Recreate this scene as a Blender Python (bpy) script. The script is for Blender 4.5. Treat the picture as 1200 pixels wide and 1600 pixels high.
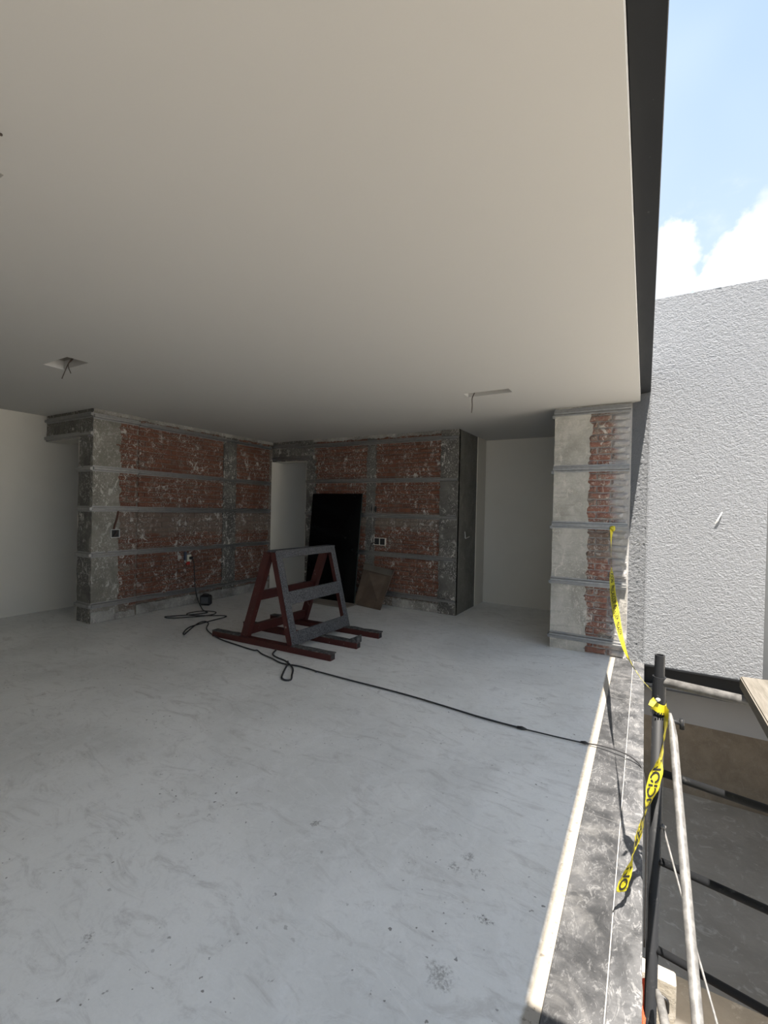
import bpy, bmesh, math, random
from mathutils import Vector, Matrix, noise
random.seed(7)
for o in list(bpy.data.objects): bpy.data.objects.remove(o)
SC = bpy.context.scene
COL = SC.collection

# ------------------------------------------------------------------ camera
CH = 1.42
YAW, PIT, ROL, FPX = 0.52955, -0.00815, 0.022145, 697.1
fwd = Vector((-math.sin(YAW)*math.cos(PIT), math.cos(YAW)*math.cos(PIT), math.sin(PIT)))
rgt0 = Vector((math.cos(YAW), math.sin(YAW), 0)); up0 = rgt0.cross(fwd)
rgt = rgt0*math.cos(ROL) + up0*math.sin(ROL); upv = up0*math.cos(ROL) - rgt0*math.sin(ROL)
cd = bpy.data.cameras.new('camera'); cam = bpy.data.objects.new('camera', cd); COL.objects.link(cam)
cam.matrix_world = Matrix(((rgt.x, upv.x, -fwd.x, 0), (rgt.y, upv.y, -fwd.y, 0), (rgt.z, upv.z, -fwd.z, CH), (0, 0, 0, 1)))
cd.sensor_fit = 'VERTICAL'; cd.sensor_height = 36; cd.lens = FPX*36/1600; cd.clip_start = 0.03; cd.clip_end = 500
SC.camera = cam

# ------------------------------------------------------------------ sky, sun, exposure
SUN_STRENGTH, SKY_STRENGTH, EXPOSURE = 7.8, 0.66, 1.17
SUN_DIR = Vector((0.108, -0.30, 1.0)).normalized()          # towards the sun
sd = bpy.data.lights.new('sun', 'SUN'); sd.energy = SUN_STRENGTH; sd.angle = math.radians(0.55); sd.color = (1.0, 0.925, 0.83)
sun = bpy.data.objects.new('sun', sd); COL.objects.link(sun); sun.rotation_euler = SUN_DIR.to_track_quat('Z', 'Y').to_euler(); sun.location = (3, -6, 14)
SC.view_settings.view_transform = 'Standard'; SC.view_settings.look = 'None'; SC.view_settings.gamma = 1
SC.view_settings.use_curve_mapping = False; SC.view_settings.exposure = EXPOSURE


class NT:
    """small node-tree helper"""
    def __init__(s, tree): s.t = tree; s.n = tree.nodes; s.l = tree.links
    def new(s, typ, **kw):
        n = s.n.new(typ)
        for k, v in kw.items():
            if k.startswith('i_'):
                key = k[2:]
                s.put(n.inputs[int(key) if key.isdigit() else key.replace('_', ' ')], v)
            else: setattr(n, k, v)
        return n
    def put(s, sock, v):
        if isinstance(v, bpy.types.NodeSocket): s.l.new(v, sock)
        elif isinstance(v, bpy.types.Node): s.l.new(v.outputs[0], sock)
        else:
            if sock.type == 'RGBA' and len(v) == 3: v = (*v, 1)
            sock.default_value = v
    def math(s, op, a, b=0.0, c=0.0, clamp=False):
        n = s.n.new('ShaderNodeMath'); n.operation = op; n.use_clamp = clamp
        s.put(n.inputs[0], a); s.put(n.inputs[1], b); s.put(n.inputs[2], c); return n.outputs[0]
    def vmath(s, op, a, b=(0, 0, 0)):
        n = s.n.new('ShaderNodeVectorMath'); n.operation = op; s.put(n.inputs[0], a); s.put(n.inputs[1], b)
        return n.outputs['Value'] if op in ('LENGTH', 'DISTANCE', 'DOT_PRODUCT') else n.outputs[0]
    def noise(s, vec, scale, detail=4, rough=0.55, dist=0.0):
        n = s.n.new('ShaderNodeTexNoise'); s.put(n.inputs['Vector'], vec)
        n.inputs['Scale'].default_value = scale; n.inputs['Detail'].default_value = detail
        n.inputs['Roughness'].default_value = rough; n.inputs['Distortion'].default_value = dist
        return n.outputs['Fac']
    def ramp(s, fac, a, b):                                     # smooth step a..b -> 0..1
        n = s.n.new('ShaderNodeMapRange'); n.interpolation_type = 'SMOOTHSTEP'
        s.put(n.inputs[0], fac); n.inputs[1].default_value = a; n.inputs[2].default_value = b; return n.outputs[0]
    def mix(s, fac, a, b):
        n = s.n.new('ShaderNodeMix'); n.data_type = 'RGBA'
        s.put(n.inputs['Factor'], fac); s.put(n.inputs['A'], a) if False else None
        s.put(n.inputs[6], a); s.put(n.inputs[7], b); return n.outputs[2]
    def scale(s, vec, sc): return s.vmath('MULTIPLY', vec, sc)


world = bpy.data.worlds.new('sky'); SC.world = world; world.use_nodes = True
w = NT(world.node_tree); w.n.clear()
tc = w.new('ShaderNodeTexCoord'); dirv = tc.outputs['Generated']
sx = w.new('ShaderNodeSeparateXYZ', i_0=dirv)
elev = w.ramp(sx.outputs[2], 0.0, 0.9)
blue = w.mix(elev, (0.60, 0.70, 0.82), (0.34, 0.475, 0.69))
n1 = w.noise(dirv, 5.0, 7, 0.6, 0.4)
wob = w.math('MULTIPLY', w.math('SUBTRACT', w.noise(dirv, 26, 6, 0.6), 0.5), 0.055)
cl = w.math('MULTIPLY', w.ramp(n1, 0.62, 0.80), 0.30)
for d, r in (((0.030, 0.887, 0.461), 0.036), ((0.024, 0.903, 0.430), 0.046), ((0.026, 0.918, 0.397), 0.05), ((0.080, 0.918, 0.388), 0.028), ((0.100, 0.911, 0.401), 0.036),
             ((0.118, 0.903, 0.413), 0.042), ((0.134, 0.896, 0.425), 0.048), ((0.151, 0.888, 0.435), 0.052), ((0.130, 0.912, 0.380), 0.06), ((0.20, 0.88, 0.43), 0.09), ((0.31, 0.86, 0.41), 0.12), ((-0.12, 0.90, 0.40), 0.10)):
    dd = w.math('ADD', w.vmath('DISTANCE', dirv, Vector(d).normalized()), wob)
    cl = w.math('MAXIMUM', cl, w.math('MULTIPLY', w.math('SUBTRACT', 1.0, w.ramp(dd, r*0.70, r)), 0.93))
haze = w.ramp(w.noise(dirv, 2.2, 3, 0.5), 0.45, 0.75)
blue2 = w.mix(w.math('MULTIPLY', haze, 0.35), blue, (0.70, 0.78, 0.88))
cshade = w.mix(w.ramp(w.noise(dirv, 13, 5, 0.6), 0.35, 0.65), (0.70, 0.75, 0.81), (0.84, 0.85, 0.87))
skyc = w.mix(cl, blue2, cshade)
bg = w.new('ShaderNodeBackground', i_Color=skyc, i_Strength=SKY_STRENGTH)
w.l.new(bg.outputs[0], w.new('ShaderNodeOutputWorld').inputs[0])

# ------------------------------------------------------------------ materials
MATS = {}
def mat(name, fn=None, col=(0.5, 0.5, 0.5), rough=0.8, metal=0.0, bump=None, spec=0.5):
    if name in MATS: return MATS[name]
    m = bpy.data.materials.new(name); m.use_nodes = True
    t = NT(m.node_tree); b = t.n['Principled BSDF']
    b.inputs['Roughness'].default_value = rough; b.inputs['Metallic'].default_value = metal
    b.inputs['Specular IOR Level'].default_value = spec
    pos = t.new('ShaderNodeNewGeometry').outputs['Position']
    t.pos = pos; t.b = b
    c = fn(t) if fn else col
    t.put(b.inputs['Base Color'], c)
    MATS[name] = m
    return m
def bumpit(t, h, strength=0.5, dist=0.01):
    n = t.new('ShaderNodeBump', i_Strength=strength, i_Distance=dist, i_Height=h); t.l.new(n.outputs[0], t.b.inputs['Normal'])
def objpos(t): return t.new('ShaderNodeTexCoord').outputs['Object']

def f_floor(t):
    p = t.pos
    n1 = t.noise(p, 0.9, 5, 0.6, 0.6); n2 = t.noise(t.scale(p, (1.6, 0.8, 1)), 3.2, 6, 0.65, 1.2); n3 = t.noise(p, 90, 3, 0.7)
    c = t.mix(t.ramp(n1, 0.32, 0.68), (0.70, 0.705, 0.69), (0.86, 0.865, 0.85))
    c = t.mix(t.math('MULTIPLY', t.ramp(n2, 0.46, 0.70), 0.55), c, (0.86, 0.865, 0.86))
    c = t.mix(t.math('MULTIPLY', t.ramp(t.noise(t.scale(p, (0.7, 1.7, 1)), 4.5, 7, 0.72, 1.8), 0.50, 0.70), 0.60), c, (0.50, 0.49, 0.47))
    c = t.mix(t.math('MULTIPLY', t.ramp(t.noise(p, 14, 6, 0.75, 1.0), 0.50, 0.75), 0.42), c, (0.50, 0.50, 0.49))
    sw = t.math('ABSOLUTE', t.math('SUBTRACT', t.noise(t.scale(p, (1.0, 1.9, 1)), 2.1, 5, 0.55, 2.6), 0.5))      # trowel marks
    c = t.mix(t.math('MULTIPLY', t.math('SUBTRACT', 1.0, t.ramp(sw, 0.0, 0.02)), 0.28), c, (0.88, 0.88, 0.87))
    c = t.mix(t.math('MULTIPLY', n3, 0.24), c, (0.45, 0.45, 0.45))
    pits = t.math('MULTIPLY', t.ramp(t.noise(p, 40, 2, 0.5), 0.685, 0.73), t.ramp(t.noise(p, 2.3, 3, 0.6), 0.40, 0.60))
    c = t.mix(t.math('MULTIPLY', pits, 0.8), c, (0.12, 0.115, 0.11))
    white = t.ramp(t.noise(p, 21, 2, 0.4), 0.765, 0.80)
    c = t.mix(t.math('MULTIPLY', white, 0.6), c, (0.90, 0.90, 0.89))
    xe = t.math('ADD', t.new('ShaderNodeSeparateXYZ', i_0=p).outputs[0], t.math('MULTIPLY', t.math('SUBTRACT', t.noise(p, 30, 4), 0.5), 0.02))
    sun_strip = t.mix(t.ramp(t.noise(p, 45, 5, 0.7), 0.56, 0.66), (0.28, 0.247, 0.198), (0.11, 0.086, 0.06))                 # sunlit strip's cream tone painted in beside the edging, with brown specks
    c = t.mix(t.math('MULTIPLY', t.ramp(xe, -0.275, -0.258), 0.9), c, sun_strip)
    wob = t.math('MULTIPLY', t.math('SUBTRACT', t.noise(p, 26, 5, 0.7), 0.5), 0.16)
    for x, y, r, s in ((-0.586, 1.765, 0.035, .55), (-0.449, 1.519, 0.02, .9), (-0.507, 1.264, 0.05, .55), (-1.238, 1.58, 0.014, .7),
                       (-1.528, 0.765, 0.022, .6), (-0.651, 3.531, 0.045, .5), (-0.62, 1.68, 0.018, .5), (-0.53, 1.70, 0.015, .6),
                       (-1.9, 3.05, 0.03, .4), (-1.75, 2.98, 0.02, .5), (-0.36, 4.62, 0.06, .4)):
        d = t.math('ADD', t.vmath('DISTANCE', p, (x, y, 0)), wob)
        c = t.mix(t.math('MULTIPLY', t.math('MULTIPLY', t.math('SUBTRACT', 1.0, t.ramp(d, r*0.2, r*1.1)), t.ramp(t.noise(p, 95, 4, 0.7), 0.40, 0.58)), s), c, (0.10, 0.095, 0.085))
    t.put(t.b.inputs['Roughness'], t.math('ADD', t.math('MULTIPLY', n2, 0.35), 0.30))
    bumpit(t, t.math('ADD', t.noise(p, 60, 4, 0.7), t.math('MULTIPLY', n2, 2.0)), 0.12, 0.01)
    return c
def f_plaster(base, var=0.04, sc=2.0, bs=0.05):
    def f(t):
        n = t.noise(t.pos, sc, 4, 0.6)
        bumpit(t, t.noise(t.pos, 140, 3, 0.7), bs, 0.004)
        return t.mix(n, tuple(x-var for x in base), tuple(x+var for x in base))
    return f
def flecks(t, c, amt=1.0, light=(0.55, 0.525, 0.48)):
    """plaster and paint left on the bare wall"""
    p = t.pos
    patch = t.ramp(t.noise(p, 2.6, 3, 0.6), 0.36, 0.58)
    f1 = t.ramp(t.noise(t.scale(p, (1, 1, 0.6)), 17, 5, 0.65, 0.8), 0.575, 0.625)
    f2 = t.ramp(t.noise(p, 62, 3, 0.6, 0.5), 0.56, 0.62)
    c = t.mix(t.math('MULTIPLY', t.math('MULTIPLY', f2, patch), 0.75*amt), c, light)
    return t.mix(t.math('MULTIPLY', f1, t.math('MULTIPLY', t.math('ADD', patch, 0.35), 0.75*amt), clamp=True), c, light)
def f_brick(cement=0.5, wash=None, red=(0.185, 0.068, 0.039), dark=(0.095, 0.037, 0.025), zband=None):
    def f(t):
        p = t.pos
        rnd = t.new('ShaderNodeObjectInfo').outputs['Random']
        rnd = t.math('ADD', t.math('MULTIPLY', rnd, 0.6), t.math('MULTIPLY', t.noise(p, 5, 2), 0.45))
        c = t.mix(rnd, dark, red)
        c = t.mix(t.math('MULTIPLY', t.noise(p, 45, 5, 0.7), 0.5), c, (0.24, 0.115, 0.07))
        cem = t.mix(t.noise(p, 30, 4, 0.6), (0.15, 0.13, 0.105), (0.27, 0.24, 0.20))
        k = t.ramp(t.noise(t.scale(p, (1, 1, 1.9)), 4.2, 6, 0.68, 0.6), 0.62-0.2*cement, 0.80-0.2*cement)
        if zband:                                                # cement render left between two heights
            z = t.new('ShaderNodeSeparateXYZ', i_0=p).outputs[2]
            zz = t.math('ADD', z, t.math('MULTIPLY', t.math('SUBTRACT', t.noise(p, 7, 4), 0.5), 0.25))
            for a, b, s in zband:
                m = t.math('MULTIPLY', t.ramp(zz, a-0.04, a+0.04), t.math('SUBTRACT', 1.0, t.ramp(zz, b-0.04, b+0.04)))
                k = t.math('MAXIMUM', k, t.math('MULTIPLY', m, s))
        c = t.mix(t.math('MULTIPLY', k, 0.85), c, cem)
        c = flecks(t, c, 0.9)
        if wash:                                                 # old white paint towards one end of the wall
            x = t.new('ShaderNodeSeparateXYZ', i_0=p).outputs[0]
            xx = t.math('ADD', x, t.math('MULTIPLY', t.math('SUBTRACT', t.noise(p, 9, 5, 0.65), 0.5), 0.22))
            c = t.mix(t.math('MULTIPLY', t.ramp(xx, wash[0], wash[1]), 0.86), c, (0.40, 0.40, 0.395))
        bumpit(t, t.math('ADD', t.noise(p, 55, 5, 0.7), t.math('MULTIPLY', t.noise(p, 160, 3), 0.5)), 0.7, 0.008)
        return c
    return f
def f_concrete(a, b, fl=0.8, boards=True):
    def f(t):
        p = t.pos
        c = t.mix(t.ramp(t.noise(p, 3.5, 6, 0.65, 0.5), 0.3, 0.7), a, b)
        c = t.mix(t.math('MULTIPLY', t.noise(p, 50, 4, 0.7), 0.35), c, tuple(x*0.55 for x in a))
        if boards: c = t.mix(t.math('MULTIPLY', t.ramp(t.noise(t.scale(p, (1, 1, 9)), 3.0, 3, 0.5), 0.55, 0.7), 0.3), c, tuple(x*0.7 for x in a))
        c = flecks(t, c, fl)
        bumpit(t, t.math('ADD', t.noise(p, 40, 5, 0.7), t.math('MULTIPLY', t.noise(p, 9, 4), 2)), 0.5, 0.01)
        return c
    return f
def f_stone(gain):
    def f(t):
        p = t.pos
        n = t.noise(p, 5, 7, 0.68, 0.8)
        k = lambda *c: tuple(min(0.6, x*gain*0.88) for x in c)
        c = t.mix(t.ramp(n, 0.32, 0.68), k(0.025, 0.026, 0.028), k(0.08, 0.081, 0.084))
        v = t.math('ABSOLUTE', t.math('SUBTRACT', t.noise(t.scale(p, (1.5, 0.7, 1)), 6, 4, 0.6, 2.0), 0.5))
        c = t.mix(t.math('MULTIPLY', t.math('SUBTRACT', 1.0, t.ramp(v, 0.0, 0.02)), t.math('MULTIPLY', t.ramp(n, 0.45, 0.6), 0.5)), c, k(0.26, 0.26, 0.26))
        c = t.mix(t.math('MULTIPLY', t.ramp(t.noise(t.scale(p, (1.2, 0.55, 1)), 40, 5, 0.75, 1.2), 0.54, 0.66), 0.45), c, k(0.22, 0.22, 0.222))
        c = t.mix(t.math('MULTIPLY', t.ramp(t.noise(p, 3.1, 6, 0.7, 1.0), 0.50, 0.70), 0.45), c, k(0.22, 0.216, 0.21))
        bumpit(t, t.noise(p, 30, 5, 0.7, 1.0), 0.3, 0.006)
        return c
    return f
def f_stucco(t):
    p = t.pos
    n = t.noise(t.scale(p, (1, 1, 1.2)), 62, 6, 0.62, 0.3)
    bumpit(t, n, 1.0, 0.03)
    return t.mix(n, (0.235, 0.248, 0.266), (0.31, 0.323, 0.343))
def f_galv(t):
    p = t.pos
    t.put(t.b.inputs['Roughness'], t.math('ADD', t.math('MULTIPLY', t.noise(p, 12, 3), 0.15), 0.36))
    return t.mix(t.noise(p, 26, 4), (0.24, 0.24, 0.235), (0.42, 0.42, 0.415))
def f_felt(t):
    p = objpos(t)
    n = t.noise(p, 95, 4, 0.8)
    bumpit(t, n, 0.6, 0.006)
    return t.mix(t.ramp(n, 0.38, 0.64), (0.028, 0.029, 0.032), (0.135, 0.137, 0.146))
def f_dust(t):
    p = objpos(t); return t.mix(t.ramp(t.noise(p, 30, 5, 0.7), 0.35, 0.7), (0.03, 0.03, 0.03), (0.13, 0.125, 0.12))
def f_red(t):
    p = objpos(t)
    c = t.mix(t.noise(p, 9, 4), (0.045, 0.0075, 0.006), (0.075, 0.013, 0.009))
    c = t.mix(t.math('MULTIPLY', t.ramp(t.noise(p, 28, 4, 0.6), 0.66, 0.72), 0.6), c, (0.42, 0.36, 0.32))
    return c
def f_steel(t):
    p = t.pos
    n = t.noise(t.scale(p, (2, 0.5, 2)), 4, 5, 0.6)
    t.put(t.b.inputs['Roughness'], t.math('ADD', t.math('MULTIPLY', n, 0.3), 0.32))
    c = t.mix(n, (0.008, 0.009, 0.011), (0.022, 0.024, 0.027))
    return t.mix(t.math('MULTIPLY', t.ramp(t.noise(p, 30, 4, 0.7), 0.7, 0.76), 0.5), c, (0.25, 0.25, 0.24))
def f_black_slab(t):
    p = t.pos
    sm = t.ramp(t.noise(p, 7, 4, 0.6), 0.62, 0.72)
    t.put(t.b.inputs['Roughness'], t.math('ADD', t.math('MULTIPLY', sm, 0.3), 0.12))
    return t.mix(t.math('MULTIPLY', sm, 0.35), (0.0015, 0.0018, 0.002), (0.02, 0.022, 0.024))
def f_wood(t):
    p = t.pos
    g = t.noise(t.scale(p, (14, 1.2, 14)), 6, 5, 0.65, 0.6)
    c = t.mix(t.ramp(g, 0.3, 0.7), (0.10, 0.089, 0.072), (0.16, 0.146, 0.123))
    bumpit(t, g, 0.3, 0.004)
    return t.mix(t.math('MULTIPLY', t.ramp(t.noise(p, 60, 3), 0.66, 0.72), 0.5), c, (0.20, 0.17, 0.13))
def f_tube(t):
    p = t.pos
    t.put(t.b.inputs['Roughness'], 0.55)
    return t.mix(t.ramp(t.noise(p, 35, 5, 0.7), 0.35, 0.7), (0.115, 0.113, 0.11), (0.22, 0.216, 0.208))
def f_paint_dark(t):
    p = t.pos
    t.put(t.b.inputs['Roughness'], 0.55)
    return t.mix(t.math('MULTIPLY', t.ramp(t.noise(p, 40, 5, 0.7), 0.58, 0.72), 0.5), (0.014, 0.015, 0.017), (0.09, 0.09, 0.09))
def f_earth(t):
    p = t.pos
    c = t.mix(t.ramp(t.noise(p, 1.3, 6, 0.65), 0.3, 0.7), (0.20, 0.17, 0.13), (0.30, 0.265, 0.21))
    bumpit(t, t.noise(p, 12, 6, 0.7), 0.5, 0.05)
    return c
def f_lowfloor(t):
    p = t.pos
    c = t.mix(t.ramp(t.noise(p, 1.5, 6, 0.65, 0.6), 0.3, 0.7), (0.46, 0.44, 0.40), (0.60, 0.575, 0.53))
    c = t.mix(t.math('MULTIPLY', t.ramp(t.noise(p, 4.2, 6, 0.7, 1.2), 0.54, 0.66), 0.7), c, (0.80, 0.79, 0.76))
    bumpit(t, t.noise(p, 20, 5, 0.7), 0.25, 0.02)
    return c
def f_leather_board(t):
    p = t.pos
    return t.mix(t.ramp(t.noise(p, 5, 5, 0.6), 0.3, 0.7), (0.10, 0.072, 0.052), (0.15, 0.112, 0.082))

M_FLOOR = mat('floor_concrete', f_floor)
M_CEIL = mat('ceiling_plaster', f_plaster((0.52, 0.517, 0.502), 0.012, 1.2, 0.03), rough=0.9)
M_WHITE = mat('white_wall_plaster', f_plaster((0.66, 0.63, 0.56), 0.03, 1.6), rough=0.9)
M_CEMENT = mat('cement_render', f_concrete((0.13, 0.125, 0.108), (0.20, 0.195, 0.172), 0.12, False), rough=0.85)
M_BRICK_A = mat('brick_side_wall', f_brick(0.35, zband=((1.0, 1.33, 0.75), (-0.1, 0.16, 0.95))), rough=0.9)
M_BRICK_B = mat('brick_back_wall', f_brick(0.35, zband=((1.12, 1.33, 0.9), (-0.1, 0.17, 0.95))), rough=0.9)
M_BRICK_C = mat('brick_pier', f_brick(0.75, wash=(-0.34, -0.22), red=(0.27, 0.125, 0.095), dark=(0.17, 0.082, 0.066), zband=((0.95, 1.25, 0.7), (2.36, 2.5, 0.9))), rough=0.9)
M_MORTAR = mat('old_mortar', f_concrete((0.13, 0.105, 0.085), (0.23, 0.19, 0.155), 0.7, False), rough=0.95)
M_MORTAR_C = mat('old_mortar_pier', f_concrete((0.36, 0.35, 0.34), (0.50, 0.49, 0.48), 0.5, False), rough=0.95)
M_CONC = mat('bare_concrete', f_concrete((0.19, 0.18, 0.15), (0.31, 0.295, 0.255), 0.8), rough=0.9)
M_CONC_D = mat('bare_concrete_dark', f_concrete((0.09, 0.086, 0.076), (0.19, 0.18, 0.16), 0.9), rough=0.9)
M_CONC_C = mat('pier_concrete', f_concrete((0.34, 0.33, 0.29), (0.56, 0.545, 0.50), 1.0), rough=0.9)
M_BAND = mat('broken_plaster', f_concrete((0.20, 0.19, 0.17), (0.47, 0.455, 0.42), 0.7, False), rough=0.95)
M_STONE = mat('grey_stone', f_stone(1.0), rough=0.55)
M_STONE_L = mat('pale_grey_stone', f_stone(1.5), rough=0.5)
M_GROUT = mat('pale_grout', col=(0.36, 0.355, 0.34), rough=0.95)
M_STUCCO = mat('white_stucco', f_stucco, rough=0.95)
M_GALV = mat('galvanised_steel', f_galv, rough=0.30, metal=0.85)
M_FELT = mat('grey_felt', f_felt, rough=1.0)
M_DUST = mat('dusty_rubber', f_dust, rough=0.95)
M_RED = mat('red_oxide_paint', f_red, rough=0.5)
M_STEEL = mat('black_beam_steel', f_steel, rough=0.45, metal=0.0, spec=0.25)
M_SLAB = mat('black_slab', f_black_slab, spec=0.12)
M_SLABEDGE = mat('slab_edge', col=(0.035, 0.055, 0.05), rough=0.3)
M_BOARD = mat('brown_board', f_leather_board, rough=0.6)
M_BOARD_G = mat('floor_board', f_plaster((0.24, 0.215, 0.18), 0.04, 6), rough=0.85)
M_WOOD = mat('plank_wood', f_wood, rough=0.85)
M_TUBE = mat('pale_scaffold_tube', f_tube, metal=0.2)
M_POST = mat('dark_scaffold_paint', f_paint_dark, spec=0.3)
M_BLACK = mat('black_plastic', col=(0.015, 0.015, 0.016), rough=0.45)
M_CABLE = mat('dark_cable', col=(0.022, 0.022, 0.024), rough=0.6)
M_YELLOW = mat('yellow_tape', f_plaster((0.58, 0.50, 0.03), 0.03, 30, 0.0), rough=0.35)
M_INK = mat('tape_ink', col=(0.02, 0.02, 0.02), rough=0.5)
M_BOX = mat('galvanised_box', col=(0.55, 0.55, 0.53), rough=0.5, metal=0.3)
M_BEIGE = mat('beige_plastic', col=(0.70, 0.66, 0.52), rough=0.5)
M_REDPL = mat('red_plastic', col=(0.45, 0.03, 0.02), rough=0.5)
M_BLUE = mat('blue_tape', col=(0.06, 0.075, 0.11), rough=0.7)
M_ORANGE = mat('orange_webbing', col=(0.75, 0.13, 0.05), rough=0.8)
M_EARTH = mat('bare_earth', f_earth, rough=1.0)
M_LOW = mat('courtyard_concrete', f_lowfloor, rough=0.85)
M_BROWN = mat('brown_lower_wall', f_concrete((0.26, 0.21, 0.155), (0.36, 0.295, 0.22), 0.1, False), rough=0.95)
M_BOUNCE_FLOOR = mat('pale_bounce_floor', f_plaster((0.78, 0.745, 0.68), 0.04, 2), rough=0.9)  # colour of the added floor that bounces sunlight
M_CREAM = mat('cream_block', f_concrete((0.32, 0.29, 0.235), (0.42, 0.38, 0.315), 0.3, False), rough=0.95)
M_GREY = mat('grey_fascia', f_plaster((0.30, 0.305, 0.31), 0.03, 2), rough=0.8)
M_DGREY = mat('dark_grey_panel', f_plaster((0.09, 0.095, 0.10), 0.02, 2), rough=0.6)
M_BRIGHT_WHITE = mat('bright_white', f_plaster((0.78, 0.76, 0.72), 0.03, 1.5), rough=0.95)  # for the added bounce wall and the trowel ridge
M_RECESS = mat('recess_grey', f_plaster((0.34, 0.325, 0.295), 0.03, 8), rough=0.95)  # darker grey than the ceiling around the cut-outs
M_COPPER = mat('dark_wire', col=(0.05, 0.035, 0.028), rough=0.6)
M_CONDUIT = mat('brown_conduit', col=(0.075, 0.03, 0.018), rough=0.7)

# ------------------------------------------------------------------ mesh helpers
def obj(name, bm, m, parent=None, smooth=False):
    me = bpy.data.meshes.new(name); bm.normal_update(); bm.to_mesh(me); bm.free()
    if isinstance(m, (list, tuple)):
        for x in m: me.materials.append(x)
    else: me.materials.append(m)
    if smooth:
        for p in me.polygons: p.use_smooth = True
    o = bpy.data.objects.new(name, me); COL.objects.link(o); o.parent = parent
    return o
def empty(name, loc=(0, 0, 0)):
    o = bpy.data.objects.new(name, None); COL.objects.link(o); o.location = loc; o.empty_display_size = 0.1
    return o
def tag(o, label, cat, group=None):
    o['label'] = label; o['category'] = cat
    if group: o['group'] = group
    return o
def struct(o, label=None):
    o['kind'] = 'structure'
    if label: o['label'] = label
    return o
def bx(bm, x0, x1, y0, y1, z0, z1, bev=0.0):
    r = bmesh.ops.create_cube(bm, size=1)
    for v in r['verts']:
        v.co = Vector((x0+(v.co.x+.5)*(x1-x0), y0+(v.co.y+.5)*(y1-y0), z0+(v.co.z+.5)*(z1-z0)))
    if bev:
        es = list({e for v in r['verts'] for e in v.link_edges})
        bmesh.ops.bevel(bm, geom=es, offset=bev, segments=1, affect='EDGES')
    return bm
def box(*a, bev=0.0): return bx(bmesh.new(), *a, bev=bev)
def boxes(lst, bev=0.0):
    bm = bmesh.new()
    for a in lst: bx(bm, *a, bev=bev)
    return bm
def bar(bm, a, b, wx, wy, side=Vector((0, 1, 0))):
    """rectangular tube from a to b; wy across `side`, wx across the third axis"""
    a, b = Vector(a), Vector(b); d = (b-a).normalized(); s = (side-d*side.dot(d)).normalized(); n = d.cross(s)
    vs = []
    for p in (a, b):
        for i, j in ((-1, -1), (1, -1), (1, 1), (-1, 1)): vs.append(bm.verts.new(p+n*(i*wx/2)+s*(j*wy/2)))
    bm.faces.new(vs[3::-1]); bm.faces.new(vs[4:])
    for k in range(4): bm.faces.new((vs[k], vs[(k+1) % 4], vs[4+(k+1) % 4], vs[4+k]))
    bmesh.ops.recalc_face_normals(bm, faces=bm.faces[:])
    return bm
def catmull(pts, n=8):
    pts = [Vector(p) for p in pts]; out = []
    for i in range(len(pts)-1):
        p0, p1, p2, p3 = pts[max(i-1, 0)], pts[i], pts[i+1], pts[min(i+2, len(pts)-1)]
        for k in range(n):
            t = k/n
            out.append(0.5*((2*p1)+(p2-p0)*t+(2*p0-5*p1+4*p2-p3)*t*t+(3*p1-p0-3*p2+p3)*t**3))
    out.append(pts[-1]); return out
def tube(bm, pts, r, seg=8, cap=True):
    pts = [Vector(p) for p in pts]; rs = r if isinstance(r, (list, tuple)) else [r]*len(pts)
    rings = []; nrm = None
    for i, p in enumerate(pts):
        d = (pts[min(i+1, len(pts)-1)]-pts[max(i-1, 0)]).normalized()
        if nrm is None: nrm = d.cross(Vector((0, 0, 1))) if abs(d.z) < 0.9 else d.cross(Vector((1, 0, 0)))
        nrm = (nrm-d*nrm.dot(d)).normalized(); b = d.cross(nrm)
        rings.append([bm.verts.new(p+(nrm*math.cos(2*math.pi*k/seg)+b*math.sin(2*math.pi*k/seg))*rs[i]) for k in range(seg)])
    for a, b in zip(rings, rings[1:]):
        for k in range(seg): bm.faces.new((a[k], a[(k+1) % seg], b[(k+1) % seg], b[k]))
    if cap: bm.faces.new(rings[0][::-1]); bm.faces.new(rings[-1])
    return bm
def pipe(bm, a, b, ro, ri, seg=20):
    """open hollow pipe"""
    a, b = Vector(a), Vector(b); d = (b-a).normalized()
    n = d.cross(Vector((0, 1, 0.01))).normalized(); m = d.cross(n); R = []
    for p, r in ((a, ro), (b, ro), (b, ri), (a, ri)):
        R.append([bm.verts.new(p+(n*math.cos(2*math.pi*k/seg)+m*math.sin(2*math.pi*k/seg))*r) for k in range(seg)])
    for i in range(4):
        A, B = R[i], R[(i+1) % 4]
        for k in range(seg): bm.faces.new((A[k], A[(k+1) % seg], B[(k+1) % seg], B[k]))
    bmesh.ops.recalc_face_normals(bm, faces=bm.faces[:])
    return bm
def atpix(px, py, depth):
    """point on the line of sight of a photo pixel, a given distance ahead of the lens"""
    return Vector((0, 0, CH)) + (fwd + rgt*((px-600)/FPX) - upv*((py-800)/FPX))*depth

H = 2.505                    # ceiling height
XL, XA, XA2, YA, YB = -6.65, -5.55, -5.84, 2.75, 5.665
XB, YC, XC0, XE = -2.164, 4.96, -0.838, 0.025
YBACK = -1.6                 # where the floor ends behind the camera

# ------------------------------------------------------------------ the setting
floor = struct(obj('floor', box(XL-0.1, -0.222, YBACK, 7.4, -0.25, 0), M_FLOOR), 'trowelled grey concrete floor with stains and pits')

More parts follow.
